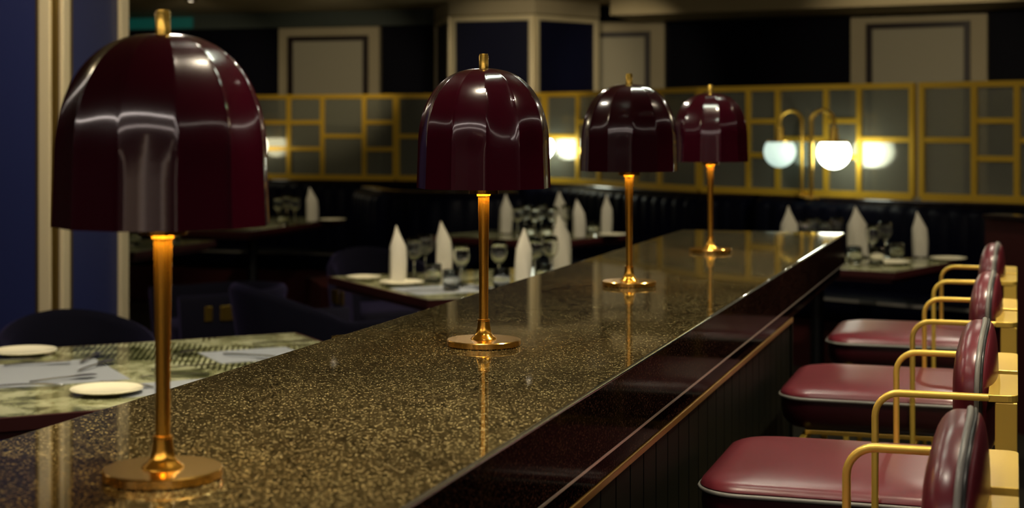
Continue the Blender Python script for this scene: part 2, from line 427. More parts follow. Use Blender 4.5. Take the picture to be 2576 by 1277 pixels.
linear_light(-4.60, -4.54, 0.5, 6.0, 'linear ceiling light over the left dining area', 'soft_glow')
for k_, (x_, lb_) in enumerate(((-3.2, 'leftmost'), (-1.2, 'second from left'), (0.6, 'third from left'), (2.6, 'rightmost'))):  # unseen tubes added to give the lamp shades vertical streaks of reflection
    t = thing('added_wall_tube', 'added vertical glowing tube on the wall behind the camera, ' + lb_, 'added wall light', (x_, -3.998, 1.0), 0, 'added tube lights on the wall behind the camera')
    bm = BM(); box(bm, -0.05, 0.05, 0.0, 0.03, 0.0, 1.3); obj('back_plate', bm, M['brass'], t)
    bm = BM(); lathe(bm, [(0, 0.04), (0.04, 0.04), (0.04, 1.26), (0, 1.26)], 20, (0, 0.072, 0)); obj('tube', bm, M['tube_glow'], t, smooth=40)
def patch_light(x, y, label, sx=0.30, sy=0.16):
    t = thing('bar_downlight', label, 'ceiling light', (x, y, CEIL), 0, 'rectangular downlights over the bar')
    bm = BM(); box(bm, -sx / 2 - 0.01, sx / 2 + 0.01, -sy / 2 - 0.01, sy / 2 + 0.01, -0.02, 0); obj('housing', bm, M['black_metal'], t)
    bm = BM(); box(bm, -sx / 2, sx / 2, -sy / 2, sy / 2, -0.026, -0.019); obj('diffuser', bm, M['patch_glow'], t)
for y, s in ((3.10, 'first'), (4.42, 'second'), (5.35, 'third')):
    patch_light(-0.78, y, s + ' rectangular downlight over the bar counting from the camera')
def down(x, y, power, ang, tgt, label, col=(1.0, 0.84, 0.58), zl=-0.026):
    t = thing('downlight', label, 'ceiling light', (x, y, CEIL), 0, 'round recessed downlights')
    bm = BM(); lathe(bm, [(0.038, -0.02), (0.038, -0.08), (0.046, -0.08), (0.046, 0.0), (0.0, 0.0), (0.0, -0.02), (0.038, -0.02)], 24); obj('can', bm, M['black_metal'], t)
    if zl is not None: bm = BM(); lathe(bm, [(0.0, zl), (0.034, zl), (0.034, zl + 0.004), (0.0, zl + 0.004)], 24); obj('lens', bm, M['spot_glow'], t)
    s = spot('downlight_beam', (x, y, CEIL - 0.10), power, col, ang, 0.7, 0.04, tgt); 
    return t
BXC = -0.905
down(-0.45, 1.85, 100, 46, (-0.80, 1.80, 1.1), 'downlight over the near end of the bar')
down(-0.95, 2.3, 24, 80, (-0.95, 2.4, 1.1), 'downlight over the bar by the second lamp')
down(-0.9, 4.22, 34, 44, (-0.9, 4.9, 1.35), 'downlight aimed at the farthest table lamp')
down(0.1, 2.9, 66, 80, (-0.25, 2.9, 0.8), 'downlight over the nearest stool')
down(0.1, 4.2, 76, 80, (-0.25, 4.1, 0.8), 'downlight over the middle stool')
down(0.1, 5.4, 44, 80, (-0.25, 5.2, 0.8), 'downlight over the farthest stool')

def added_table_spot(c, off, power, label, ang=50, zl=-0.079):  # unseen spots added to brighten the table settings and glint in the glasses
    P = cw(*c); Q = cw(c[0] + off[0], c[1] + off[1]); down(Q.x, Q.y, power, ang, (P.x, P.y, 0.8), label, zl=zl)
added_table_spot((-1.0, 4.7), (0.2, -0.6), 150, 'added downlight over the nearest dining table', 60)
added_table_spot((-0.2, 7.6), (0.0, -1.2), 170, 'added downlight over the four-napkin table')
added_table_spot((0.3, 10.8), (0.2, -1.4), 80, 'added downlight over the back table')
added_table_spot((-1.6, 12.2), (0.0, -1.4), 60, 'added downlight over the far left table', zl=None)
added_table_spot((2.0, 8.8), (0.1, -1.4), 80, 'added downlight over the table past the bar')
def fill_globe(lat, dep, power, label):  # unseen globes added as fill for the dining side of the room
    P = cw(lat, dep, CEIL); t = thing('fill_globe', label, 'ceiling light', P, 0, 'added opal fill globes')
    bm = BM(); lathe(bm, [(0, -0.03), (0.05, -0.03), (0.05, 0), (0, 0)], 24); obj('rose', bm, M['brass'], t)
    bm = BM(); lathe(bm, [(0.085 * math.sin(PI * k / 16), -0.11 - 0.085 * math.cos(PI * k / 16)) for k in range(17)], 24); o = obj('globe', bm, M['opal_' + str(power)], t, smooth=60)
for k_ in (24, 30): M['opal_%d' % k_] = mat('added opal globe', (1, 1, 1), 0.5, emit=(1.0, 0.86, 0.58), estr=float(k_))
fill_globe(-3.4, 10.5, 24, 'added opal fill globe over the left dining area')
fill_globe(3.9, 9.6, 30, 'added opal fill globe over the right dining area')
fill_globe(-2.6, 5.2, 24, 'added opal fill globe over the nearest dining table')
def added_wash(px, dep, power, label, ang=44, zt=1.80, side=0.0, col=(1.0, 0.84, 0.56)):  # unseen spots added to brighten the back wall and columns
    P = at(px, dep); T = cw(*on_line(px, WP)); down(P.x, P.y, power, ang, (T.x, T.y, zt), label, col, None)
added_wash(840, 11.7, 75, 'added wall washer lighting the left framed panel')
added_wash(1330, 10.9, 75, 'added wall washer lighting the hexagonal column')
added_wash(1590, 10.9, 60, 'added wall washer lighting the middle framed panel', 36)
added_wash(2315, 9.3, 100, 'added wall washer lighting the widest framed panel', 44)
added_wash(480, 12.2, 60, 'added wall washer lighting the small far column')
Pp = at(250, 5.6); down(Pp.x, Pp.y, 85, 70, (PC.x, PC.y, 1.6), 'added wall washer lighting the blue pier')  # one more spot added to lift the pier

# ================================================================== BAR
CZ = 1.10; CX0, CX1 = -1.205, -0.597; CY0, CY1 = -1.2, 5.93; SEAM = 0.0
sy = (lambda d, la: la * RY + d * RX)(0.391 * FPX / 459.0, (1290 - 1288) * 0.391 / 459.0)
t = thing('bar_counter', 'long bar counter of speckled granite with a polished dark front edge', 'bar counter', (0, 0, 0))
bm = BM(); box(bm, CX0, CX1, CY0, sy - 0.0008, CZ - 0.008, CZ); dark_sides(bm); obj('counter_slab', bm, [M['granite'], M['granite_edge'], M['granite_gloss']], t)
bm = BM(); box(bm, CX0, CX1, sy + 0.0008, CY1, CZ - 0.008, CZ); dark_sides(bm); obj('counter_slab', bm, [M['granite'], M['granite_edge'], M['granite_gloss']], t)
bm = BM(); box(bm, CX0 + 0.002, CX1 - 0.002, sy - 0.0007, sy + 0.0007, CZ - 0.0079, CZ - 0.0004); obj('joint', bm, M['piping'], t)
bm = BM(); box(bm, CX1 - 0.03, CX1, CY0, CY1, CZ - 0.109, CZ - 0.0081); obj('front_edge', bm, M['granite_edge'], t)
bm = BM(); box(bm, CX0 + 0.0006, CX0 + 0.03, CY0, CY1 - 0.001, CZ - 0.109, CZ - 0.0081); obj('back_edge', bm, M['granite_edge'], t, bevel=0.002)
bm = BM(); box(bm, CX0 + 0.04, CX1 - 0.04, CY1 - 0.04, CY1 - 0.001, CZ - 0.109, CZ - 0.0081); obj('end_edge', bm, M['granite_edge'], t)
bm = BM(); box(bm, CX1 - 0.06, CX1 + 0.0008, CY0, CY1 - 0.002, CZ - 0.1135, CZ - 0.1092); obj('reveal_strip', bm, M['satin_steel'], t)
PE = 4.585                                   # far end of the panelled front
bm = BM(); box(bm, CX0 + 0.05, CX1 - 0.012, CY0, CY1 - 0.05, CZ - 0.155, CZ - 0.114); obj('under_slab', bm, M['granite_edge'], t, bevel=0.002)
bm = BM(); box(bm, CX1 - 0.06, CX1 - 0.010, CY0, PE, CZ - 0.170, CZ - 0.156); obj('gold_rail', bm, M['rail_gold'], t, bevel=0.003)
t2 = thing('bar_panelling', 'dark panelled body of the bar with vertical grooves below the counter', 'bar panelling', (0, 0, 0))
bm = BM(); box(bm, CX0 + 0.12, CX1 - 0.034, CY0, PE, 0.0, CZ - 0.171); obj('carcass', bm, M['black_metal'], t2)
bm = BM(); y = CY0
while y < PE - 0.01:
    y1 = min(y + 0.096, PE); box(bm, CX1 - 0.033, CX1 - 0.018, y + 0.0007, y1 - 0.0007, 0.10, CZ - 0.172); y += 0.1
obj('boards', bm, M['panelling'], t2, bevel=0.0015)
bm = BM(); box(bm, CX1 - 0.034, CX1 - 0.012, PE - 0.012, PE + 0.010, 0.0, CZ - 0.171); obj('end_trim', bm, M['panelling'], t2)
bm = BM(); box(bm, CX1 - 0.034, CX1 - 0.010, CY0, PE, 0.0, 0.098); obj('kick_plate', bm, M['dark_brass'], t2)
bm = BM(); box(bm, CX0 + 0.14, CX0 + 0.30, PE + 0.03, CY1 - 0.25, 0.0, CZ - 0.156)
o = obj('bar_support', bm, M['black_metal']); tag(o, 'black support wall under the open far end of the counter', 'support')

# ================================================================== TABLE LAMPS
def lamp(y, seam, label, x=BXC):
    t = thing('table_lamp', label, 'table lamp', (x, y, CZ), 0, 'burgundy lamps along the bar')
    bm = BM(); lathe(bm, [(0, 0.0), (0.0645, 0.0), (0.066, 0.0015), (0.066, 0.0100), (0.0648, 0.0115), (0.0, 0.0115)], 72); obj('base', bm, M['copper_disc'], t, smooth=30)
    bm = BM(); lathe(bm, [(0.0, 0.0116), (0.0235, 0.0116), (0.0225, 0.014), (0.0165, 0.0185), (0.0135, 0.024), (0.0118, 0.032), (0.0106, 0.044), (0.0112, 0.0445), (0.0112, 0.047), (0.0085, 0.0475), (0, 0.0475)], 40); obj('stem_flange', bm, M['copper'], t, smooth=40)
    bm = BM(); lathe(bm, [(0.0, 0.0476), (0.0082, 0.0476), (0.0084, 0.12), (0.0092, 0.20), (0.0104, 0.266), (0.0, 0.266)], 36); obj('stem', bm, M['copper'], t, smooth=40)
    bm = BM(); lathe(bm, [(0.0, 0.2662), (0.0125, 0.2662), (0.0125, 0.2748), (0.0243, 0.2752), (0.0243, 0.2705), (0.0265, 0.2705), (0.0265, 0.2785), (0.010, 0.2790), (0.008, 0.30), (0.008, 0.33), (0.0, 0.33)], 36); obj('collar', bm, M['copper'], t, smooth=40)
    bm = BM(); lathe(bm, [(0.0128, 0.2742), (0.0240, 0.2742), (0.0240, 0.2730), (0.0128, 0.2730), (0.0128, 0.2742)], 36); bm.faces.ensure_lookup_table(); obj('lamp_ring', bm, M['led'], t)
    # shade: twelve gores, creased at the seams
    n = 12; sub = 6; R = 0.119; prof = []
    zb, zs, zt = 0.281, 0.398, 0.494
    z0 = 0.352
    for k in range(5): prof.append((R - 0.0025 * k / 4.0, zb + (z0 - zb) * k / 4.0))
    for k in range(1, 23):
        a = PI / 2 * k / 22.0; prof.append((max(0.0075, (R - 0.0025) * math.cos(a) ** 0.80), z0 + (zt - z0) * math.sin(a) ** 0.93))
    rg = random.Random(int(y * 100)); tilt = [rg.uniform(-0.035, 0.035) for _ in range(n)]; skew = [rg.uniform(-0.016, 0.016) for _ in range(n)]
    def rfac(u):                     # u in 0..1 across a gore: mostly flat, a shallow raised lip at each seam
        ph = (u - 0.5) * (2 * PI / n); flat = math.cos(PI / n) / math.cos(ph)
        lip = 0.010 * math.exp(-(min(u, 1 - u) / 0.045) ** 2)
        return 0.95 * flat + 0.05 + lip * 0.7 - 0.001
    bm = BM(); rings = []
    us = [0.0, 0.05, 0.12, 0.3, 0.5, 0.7, 0.88, 0.95]
    def skin(inner):
        rs = []
        for r, z in prof:
            ring = []
            for g in range(n):
                for u in us:
                    a = 2 * PI * (g + u) / n + math.radians(seam)
                    q = max(0.0, min(1.0, (z - z0) / (zt - z0))); bell = math.sin(PI * u) ** 0.6
                    rr = r * (rfac(u) + bell * (tilt[g] * math.sin(PI * q) + skew[g] * (u - 0.5) * 2 * (1 - 0.6 * q))) - inner
                    if rr < 0.004: rr = 0.004
                    ring.append(bm.verts.new((rr * math.cos(a), rr * math.sin(a), z - inner * (0.9 if z > zs else 0))))
            rs.append(ring)
        return rs
    A = skin(0.0); B = skin(0.0028); N = n * len(us)
    for S_ in (A, B):
        for p, q in zip(S_, S_[1:]):
            for k in range(N):
                f = bm.faces.new((p[k], p[(k + 1) % N], q[(k + 1) % N], q[k]))
                f.material_index = 0 if S_ is A else 1
    for k in range(N):
        bm.faces.new((A[0][k], A[0][(k + 1) % N], B[0][(k + 1) % N], B[0][k]))
        bm.faces.new((A[-1][k], A[-1][(k + 1) % N], B[-1][(k + 1) % N], B[-1][k]))
    shade_ = obj('shade', bm, [M['lacquer'], M['lacquer_in']], t, smooth=38)
    bm = BM(); lathe(bm, [(0.004, 0.49), (0.0085, 0.492), (0.0085, 0.5165), (0.0075, 0.5180), (0.0075, 0.520), (0.0, 0.520)], 32); obj('finial', bm, M['brass'], shade_, smooth=40)
    bm = BM()
    for k in range(3):
        mt = Matrix.Rotation(2 * PI * k / 3 + 0.4, 4, 'Z'); box(bm, 0.0075, 0.108, -0.002, 0.002, 0.318, 0.321, mt)
    obj('spider', bm, M['copper'], t)
    bm = BM(); lathe(bm, [(0, 0.3302), (0.006, 0.3302), (0.0065, 0.46), (0.004, 0.4905), (0, 0.4905)], 16); obj('rod', bm, M['copper'], t)
    return t
def seam_at(px, off):   # a seam seen `off` degrees to the right of the shade's middle
    bearing = math.degrees(YAW) - math.degrees(math.atan((px - 1288) / FPX))   # direction of sight, left of +Y
    return -90 + bearing + off
lamp(1.57, seam_at(411, 7.3), 'burgundy table lamp nearest the camera, largest and slightly blurred, at the left')
lamp(2.69, seam_at(1219, 2.0), 'burgundy table lamp second along the bar, in the middle of the counter and sharpest')
lamp(3.81, seam_at(1582, 4.3), 'darkest burgundy table lamp, third along the bar, overlapping the farthest shade')
lamp(4.90, seam_at(1793, 15.5), 'smallest burgundy table lamp, farthest along the bar')

# ================================================================== BAR STOOLS
AZ = CAMZ - 0.468; SZ = CAMZ - 0.652
def pad(bm, cx, cy, cz, hx, hy, hz, e1=0.5, e2=0.55, nu=40, nv=20, fn=None):
    def sg(c_, e): return math.copysign(abs(c_) ** e, c_)
    rings = []
    for j in range(nv + 1):
        v_ = -PI / 2 + PI * j / nv
        if j in (0, nv):
            rings.append([bm.verts.new((cx, cy, cz + hz * sg(math.sin(v_), e1)))]); continue
        rings.append([bm.verts.new((cx + hx * sg(math.cos(v_), e1) * sg(math.cos(2 * PI * k / nu), e2), cy + hy * sg(math.cos(v_), e1) * sg(math.sin(2 * PI * k / nu), e2), cz + hz * sg(math.sin(v_), e1))) for k in range(nu)])
    for a, b in zip(rings, rings[1:]):
        for k in range(nu):
            k2 = (k + 1) % nu
            if len(a) == 1: bm.faces.new((a[0], b[k2], b[k]))
            elif len(b) == 1: bm.faces.new((a[k], a[k2], b[0]))
            else: bm.faces.new((a[k], a[k2], b[k2], b[k]))
    if fn:
        for q in bm.verts: q.co = fn(q.co)
def make_stool(y, label):
    t = thing('bar_stool', label, 'bar stool', (0, y, 0), 0, 'burgundy bar stools along the counter')
    # seat cushion: X -0.565 .. -0.07, Y -0.25 .. 0.25
    def outline(inset, n=8, r=0.085):
        x0, x1, y0, y1 = -0.565 + inset, -0.075 - inset, -0.248 + inset, 0.248 - inset; r = max(0.02, r - inset * 0.5); out = []
        for cx, cy, a0 in ((x1 - r, y1 - r, 0), (x0 + r, y1 - r, PI / 2), (x0 + r, y0 + r, PI), (x1 - r, y0 + r, 1.5 * PI)):
            for k in range(n + 1):
                a = a0 + PI / 2 * k / n; out.append((cx + r * math.cos(a), cy + r * math.sin(a)))
        return out
    def stack(bm, rows, cap0=True, cap1=True):
        rs = [[bm.verts.new((p[0], p[1], z)) for p in outline(i)] for i, z in rows]
        for a, b in zip(rs, rs[1:]):
            for k in range(len(a)): bm.faces.new((a[k], a[(k + 1) % len(a)], b[(k + 1) % len(a)], b[k]))
        if cap0: bm.faces.new(rs[0][::-1])
        if cap1: bm.faces.new(rs[-1])
    bm = BM(); stack(bm, [(0.004, SZ - 0.020), (0.0, SZ - 0.014), (0.004, SZ - 0.006), (0.016, SZ + 0.000), (0.04, SZ + 0.005), (0.09, SZ + 0.009), (0.15, SZ + 0.011), (0.21, SZ + 0.0115)]); seat_ = obj('seat', bm, M['red_leather'], t, smooth=60)
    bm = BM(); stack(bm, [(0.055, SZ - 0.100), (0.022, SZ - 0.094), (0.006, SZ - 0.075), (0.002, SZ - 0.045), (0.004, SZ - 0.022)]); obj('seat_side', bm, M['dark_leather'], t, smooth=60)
    bm = BM(); sweep(bm, [(p[0], p[1], SZ - 0.020) for p in outline(-0.001)], circ(0.0042, 8), (0, 0, 1), closed=True); obj('seat_piping', bm, M['piping'], seat_, smooth=60)
    # back cushion, bowed round the sitter
    def bow(co): return Vector((co.x - 0.25 * co.y ** 2, co.y, co.z))
    BX, BZ = -0.064, 1.004
    bm = BM(); pad(bm, BX, 0, BZ, 0.046, 0.205, 0.118, 0.80, 0.70, 48, 24, bow)
    for q in bm.verts:
        if q.co.x + 0.25 * q.co.y ** 2 > BX + 0.012: q.co.x = BX + 0.012 - 0.25 * q.co.y ** 2
    back_ = obj('backrest', bm, M['red_leather'], t, smooth=60)
    bm = BM(); pad(bm, BX + 0.016, 0, BZ, 0.018, 0.202, 0.115, 0.80, 0.70, 48, 24, bow)
    for q in bm.verts:
        if q.co.x + 0.25 * q.co.y ** 2 < BX + 0.0125: q.co.x = BX + 0.0125 - 0.25 * q.co.y ** 2
    obj('back_shell', bm, M['red_leather'], t, smooth=60)
    for off, m_, rr in ((0.009, M['piping'], 0.0048), (0.016, M['piping_dark'], 0.0026)):
        bm = BM(); pts = []
        for k in range(64):
            a = 2 * PI * k / 64; yy = 0.2055 * math.copysign(abs(math.cos(a)) ** 0.80, math.cos(a)); zz = 0.1185 * math.copysign(abs(math.sin(a)) ** 0.80, math.sin(a))
            pts.append(Vector((BX + off, yy, BZ + zz)))
        sweep(bm, pts, circ(rr, 8), (1, 0, 0), closed=True)
        for q in bm.verts: q.co = bow(q.co)
        obj('back_piping', bm, m_, back_, smooth=60)
    # arms: front post, rounded elbow, arm bar; then an inward plate and a broad rear leg
    for s in (-1, 1):
        ys = s * 0.262; fx, rx = -0.236, 0.004; rad = 0.042
        pts = [(fx, ys, 0.0), (fx, ys, AZ - rad)] + [p for p in arc((fx + rad, ys, AZ - rad), rad, PI, PI / 2, 8, (1, 0, 0), (0, 0, 1))][1:] + [(rx - 0.046, ys, AZ)]
        bm = BM(); sweep(bm, pts, rrect(0.012, 0.017, 0.004, 3), (0, 1, 0)); obj('arm', bm, M['stoolgold'], t, smooth=50)
        bm = BM(); pl = []
        y_in = s * 0.024; x0, x1 = -0.045, 0.004; r_ = 0.016
        y_out = ys + s * 0.0085
        pl = [(x0, y_in), (x1, y_in)] + [(x1 - r_ + r_ * math.sin(PI / 2 - a), y_out - s * r_ + s * r_ * math.cos(PI / 2 - a)) for a in (0.0, 0.4, 0.8, 1.2, PI / 2)] + [(x0, y_out)]
        lo = [bm.verts.new((p[0], p[1], AZ - 0.006)) for p in pl]; hi = [bm.verts.new((p[0], p[1], AZ + 0.0062)) for p in pl]
        for k in range(len(pl)): bm.faces.new((lo[k], lo[(k + 1) % len(pl)], hi[(k + 1) % len(pl)], hi[k]))
        bm.faces.new(lo); bm.faces.new(hi)
        obj('back_plate', bm, M['stoolgold'], t, bevel=0.0012)
        bm = BM(); box(bm, -0.034, 0.003, ys - 0.006, ys + 0.006, 0.0, AZ - 0.0065); obj('leg', bm, M['stoolgold'], t, bevel=0.002)
    bm = BM()
    for x in (-0.50, -0.236, -0.02): box(bm, x - 0.008, x + 0.008, -0.255, 0.255, SZ - 0.128, SZ - 0.112)
    for yy in (-0.2, 0.2): box(bm, -0.50, -0.02, yy - 0.008, yy + 0.008, SZ - 0.112, SZ - 0.100)
    obj('seat_frame', bm, M['stoolgold'], t, bevel=0.002)
    for s in (-1, 1):
        bm = BM(); box(bm, -0.508, -0.492, s * 0.22 - 0.008, s * 0.22 + 0.008, 0.0, SZ - 0.128); obj('leg', bm, M['stoolgold'], t, bevel=0.002)
    bm = BM(); sweep(bm, [(-0.02, -0.262, 0.30), (-0.49, -0.262, 0.30), (-0.52, -0.23, 0.30), (-0.52, 0.23, 0.30), (-0.49, 0.262, 0.30), (-0.02, 0.262, 0.30)], circ(0.009, 10), (0, 0, 1)); obj('footrest', bm, M['stoolgold'], t, smooth=50)
    return t
st0 = make_stool(2.105, 'bar stool nearest the camera, only its back and gold arm rail in the frame')
dup(st0, (0, 3.125, 0), 0, 'bar stool whose whole burgundy seat fills the bottom right corner')
dup(st0, (0, 4.190, 0), 0, 'bar stool next beyond the corner one, lit seat between two others')
dup(st0, (0, 5.225, 0), 0, 'blurred bar stool farthest along the counter, near the counter end')

# ================================================================== BANQUETTES AND SCREENS
PATH = [(-4.6, 14.6), (-3.4, 14.25), (-2.06, 13.8), (-0.62, 13.3), (0.05, 13.0), (0.51, 12.62), (0.82, 12.0), (1.31, 11.05), (1.62, 10.76), (2.50, 9.87), (3.00, 9.42), (3.9, 8.55), (4.8, 7.9)]
def catmull(P, step=0.02):
    out = []
    P = [Vector(p) for p in P]
    for i in range(len(P) - 1):
        p0 = P[i - 1] if i else P[0] * 2 - P[1]; p1, p2 = P[i], P[i + 1]; p3 = P[i + 2] if i + 2 < len(P) else P[-1] * 2 - P[-2]
        n = max(2, int((p2 - p1).length / step))
        for k in range(n):
            t = k / n
            out.append(0.5 * ((2 * p1) + (-p0 + p2) * t + (2 * p0 - 5 * p1 + 4 * p2 - p3) * t * t + (-p0 + 3 * p1 - 3 * p2 + p3) * t ** 3))
    out.append(P[-1]); return out
CURVE = catmull(PATH)
def sub_curve(i0, i1): return [cw(p.x, p.y) for p in CURVE[i0:i1]]
def idx_px(px):
    k = (px - 1288.0) / FPX
    return min(range(len(CURVE)), key=lambda i: abs(CURVE[i].x - k * CURVE[i].y))
def loft_path(bm, pts, prof_fn, closed_prof=True):
    rings = []; s = 0.0
    for i, p in enumerate(pts):
        a = pts[max(0, i - 1)]; b = pts[min(len(pts) - 1, i + 1)]
        t = (b - a); t.z = 0; t.normalize(); f = Vector((t.y, -t.x, 0))
        if i: s += (pts[i] - pts[i - 1]).length
        rings.append([bm.verts.new(p + f * u + Vector((0, 0, z))) for u, z in prof_fn(s)])
    m_ = len(rings[0])
    for a, b in zip(rings, rings[1:]):
        for k in range(m_ if closed_prof else m_ - 1): bm.faces.new((a[k], a[(k + 1) % m_], b[(k + 1) % m_], b[k]))
    bm.faces.new(rings[0][::-1]); bm.faces.new(rings[-1])
def banquette(pts, label, ztop=1.03, seat=True, ledge=0.12, leather='navy_leather'):
    t = thing('banquette', label, 'banquette', (pts[0].x, pts[0].y, 0)); o0 = Vector((pts[0].x, pts[0].y, 0)); pp = [p - o0 for p in pts]
    bm = BM(); loft_path(bm, pp[::2], lambda s: [(-ledge, ztop - 0.02), (-ledge, ztop), (0.05, ztop), (0.055, ztop - 0.01), (0.05, ztop - 0.02)]); obj('ledge', bm, M['dark_wood'], t, smooth=40)
    def back(s):
        c_ = abs(math.sin(PI * s / 0.13)) ** 0.55 * 0.022
        z0 = ztop - 0.022
        return [(-0.05, 0.30), (-0.05, z0), (0.06 + c_ * 0.3, z0), (0.095 + c_ * 0.7, z0 - 0.02), (0.11 + c_, z0 - 0.06), (0.115 + c_, z0 - 0.25), (0.12 + c_, 0.46), (0.12, 0.30)]
    bm = BM(); loft_path(bm, pp, back); obj('backrest', bm, M[leather], t, smooth=70)
    if seat:
        bm = BM(); loft_path(bm, pp[::3], lambda s: [(0.10, 0.32), (0.10, 0.46), (0.52, 0.47), (0.56, 0.455), (0.57, 0.42), (0.56, 0.34), (0.54, 0.32)]); obj('seat', bm, M[leather], t, smooth=50)
        bm = BM(); loft_path(bm, pp[::3], lambda s: [(0.558, 0.450), (0.575, 0.450), (0.575, 0.435), (0.558, 0.435)]); obj('seat_piping', bm, M['piping'], t)
    bm = BM(); loft_path(bm, pp[::3], lambda s: [(-0.05, 0.0), (-0.05, 0.299), (0.50, 0.299), (0.50, 0.0)]); obj('plinth', bm, M['wood_edge'], t)
    return t
i0, i1, i2, i3 = idx_px(60), idx_px(1330), idx_px(1905), len(CURVE) - 1
banquette(sub_curve(i0, i1 - 4), 'dark blue channel-backed banquette under the left run of screens')
banquette(sub_curve(i1, i2), 'curved dark blue banquette behind the two far lamps')
banquette(sub_curve(i2 + 4, i3), 'dark blue banquette under the globe lamps at the right')
mid = [at(px, d) for px, d in ((925, 12.75), (960, 12.25), (985, 11.95), (1100, 11.75), (1230, 11.75), (1300, 11.8))]
midc = [Vector((p.x, p.y, 0)) for p in catmull([(p.x, p.y) for p in mid], 0.02)]
banquette(midc, 'low dark blue booth divider behind the middle lamp', 1.01, seat=False, ledge=0.05)
# dark wooden divider at the far right
A_, B_ = at(2478, 7.9), at(2800, 7.2)
bm = BM(); sweep(bm, [(A_.x, A_.y, 0), (B_.x, B_.y, 0)], [(-0.10, 0), (0.0, 0), (0.0, 1.03), (-0.10, 1.03)], (0, 0, 1))
t = thing('booth_divider', 'dark brown wooden booth divider behind the stools at the right edge', 'booth divider')
obj('panel', bm, M['wood_edge'], t)
bm = BM(); sweep(bm, [(A_.x, A_.y, 0), (B_.x, B_.y, 0)], [(-0.12, 1.031), (0.02, 1.031), (0.02, 1.055), (-0.12, 1.055)], (0, 0, 1)); obj('cap_rail', bm, M['dark_wood'], t, bevel=0.004)

SB, ST = 1.050, 1.762
CL = [(p.x, p.y) for p in CURVE]
def screen(posts, kinds, label):
    """posts: picture columns of the uprights; kinds: w = wide bay with one rail, n = narrow bay with two rails"""
    P = [cw(*on_line(px, CL)) for px in posts]
    o0 = Vector((P[0].x, P[0].y, 0))
    t = thing('partition_screen', label, 'screen', o0, 0, 'gilt and reeded glass screens on the ledge'); P = [p - o0 for p in P]
    bw, bd = 0.036, 0.030
    bm = BM()
    sweep(bm, [(p.x, p.y, 0) for p in P], [(-bd / 2, ST - bw), (bd / 2, ST - bw), (bd / 2, ST), (-bd / 2, ST)], (0, 0, 1)); obj('top_rail', bm, M['frame_gold'], t)
    bm = BM()
    sweep(bm, [(p.x, p.y, 0) for p in P], [(-bd / 2, SB - 0.018), (bd / 2, SB - 0.018), (bd / 2, SB + bw - 0.01), (-bd / 2, SB + bw - 0.01)], (0, 0, 1)); obj('bottom_rail', bm, M['frame_gold'], t)
    for i, p in enumerate(P):
        a = P[max(0, i - 1)]; b = P[min(len(P) - 1, i + 1)]; tv = (b - a).normalized(); f = Vector((tv.y, -tv.x, 0))
        mt = Matrix(((tv.x, f.x, 0, p.x), (tv.y, f.y, 0, p.y), (0, 0, 1, 0), (0, 0, 0, 1)))
        bm = BM(); box(bm, -bw / 2, bw / 2, -bd / 2 - 0.001, bd / 2 + 0.001, SB, ST - 0.002, mt); obj('post', bm, M['frame_gold'], t)
    for i, kd in enumerate(kinds):
        a, b = P[i], P[i + 1]; tv = (b - a); L = tv.length; tv.normalize(); f = Vector((tv.y, -tv.x, 0))
        mt = Matrix(((tv.x, f.x, 0, a.x), (tv.y, f.y, 0, a.y), (0, 0, 1, 0), (0, 0, 0, 1)))
        H = ST - SB
        for fr in ((0.5,) if kd == 'w' else (0.345, 0.665)):
            zc = SB + H * fr; bm = BM(); box(bm, bw / 2, L - bw / 2, -bd / 2 + 0.002, bd / 2 - 0.002, zc - 0.017, zc + 0.017, mt); obj('rail', bm, M['frame_gold'], t)
        bm = BM(); uv = bm.loops.layers.uv.new('UVMap')
        vs = [bm.verts.new(mt @ Vector(q)) for q in ((bw / 2, 0, SB + 0.02), (L - bw / 2, 0, SB + 0.02), (L - bw / 2, 0, ST - bw), (bw / 2, 0, ST - bw))]
        fc = bm.faces.new(vs)
        for lp, q in zip(fc.loops, ((0, 0), (L, 0), (L, H), (0, H))): lp[uv].uv = q
        o = obj('pane', bm, M['reeded'], t)
        so = o.modifiers.new('thick', 'SOLIDIFY'); so.thickness = 0.003
    return t
screen([430, 520, 632, 727, 812, 917, 995], 'nwnnwn', 'gilt lattice screen with reeded glass behind the first lamp')
screen([1000, 1105, 1185, 1290, 1368], 'wnwn', 'gilt lattice screen with reeded glass behind the second lamp')
screen([1374, 1455, 1508, 1600, 1660, 1757], 'wnwnw', 'gilt lattice screen curving behind the third lamp')
screen([1764, 1884, 1958, 2080, 2163, 2296], 'wnwnw', 'gilt lattice screen directly behind the pair of globe lamps')
screen([2320, 2452, 2560, 2690, 2790], 'wnwn', 'gilt lattice screen running out of the right edge')

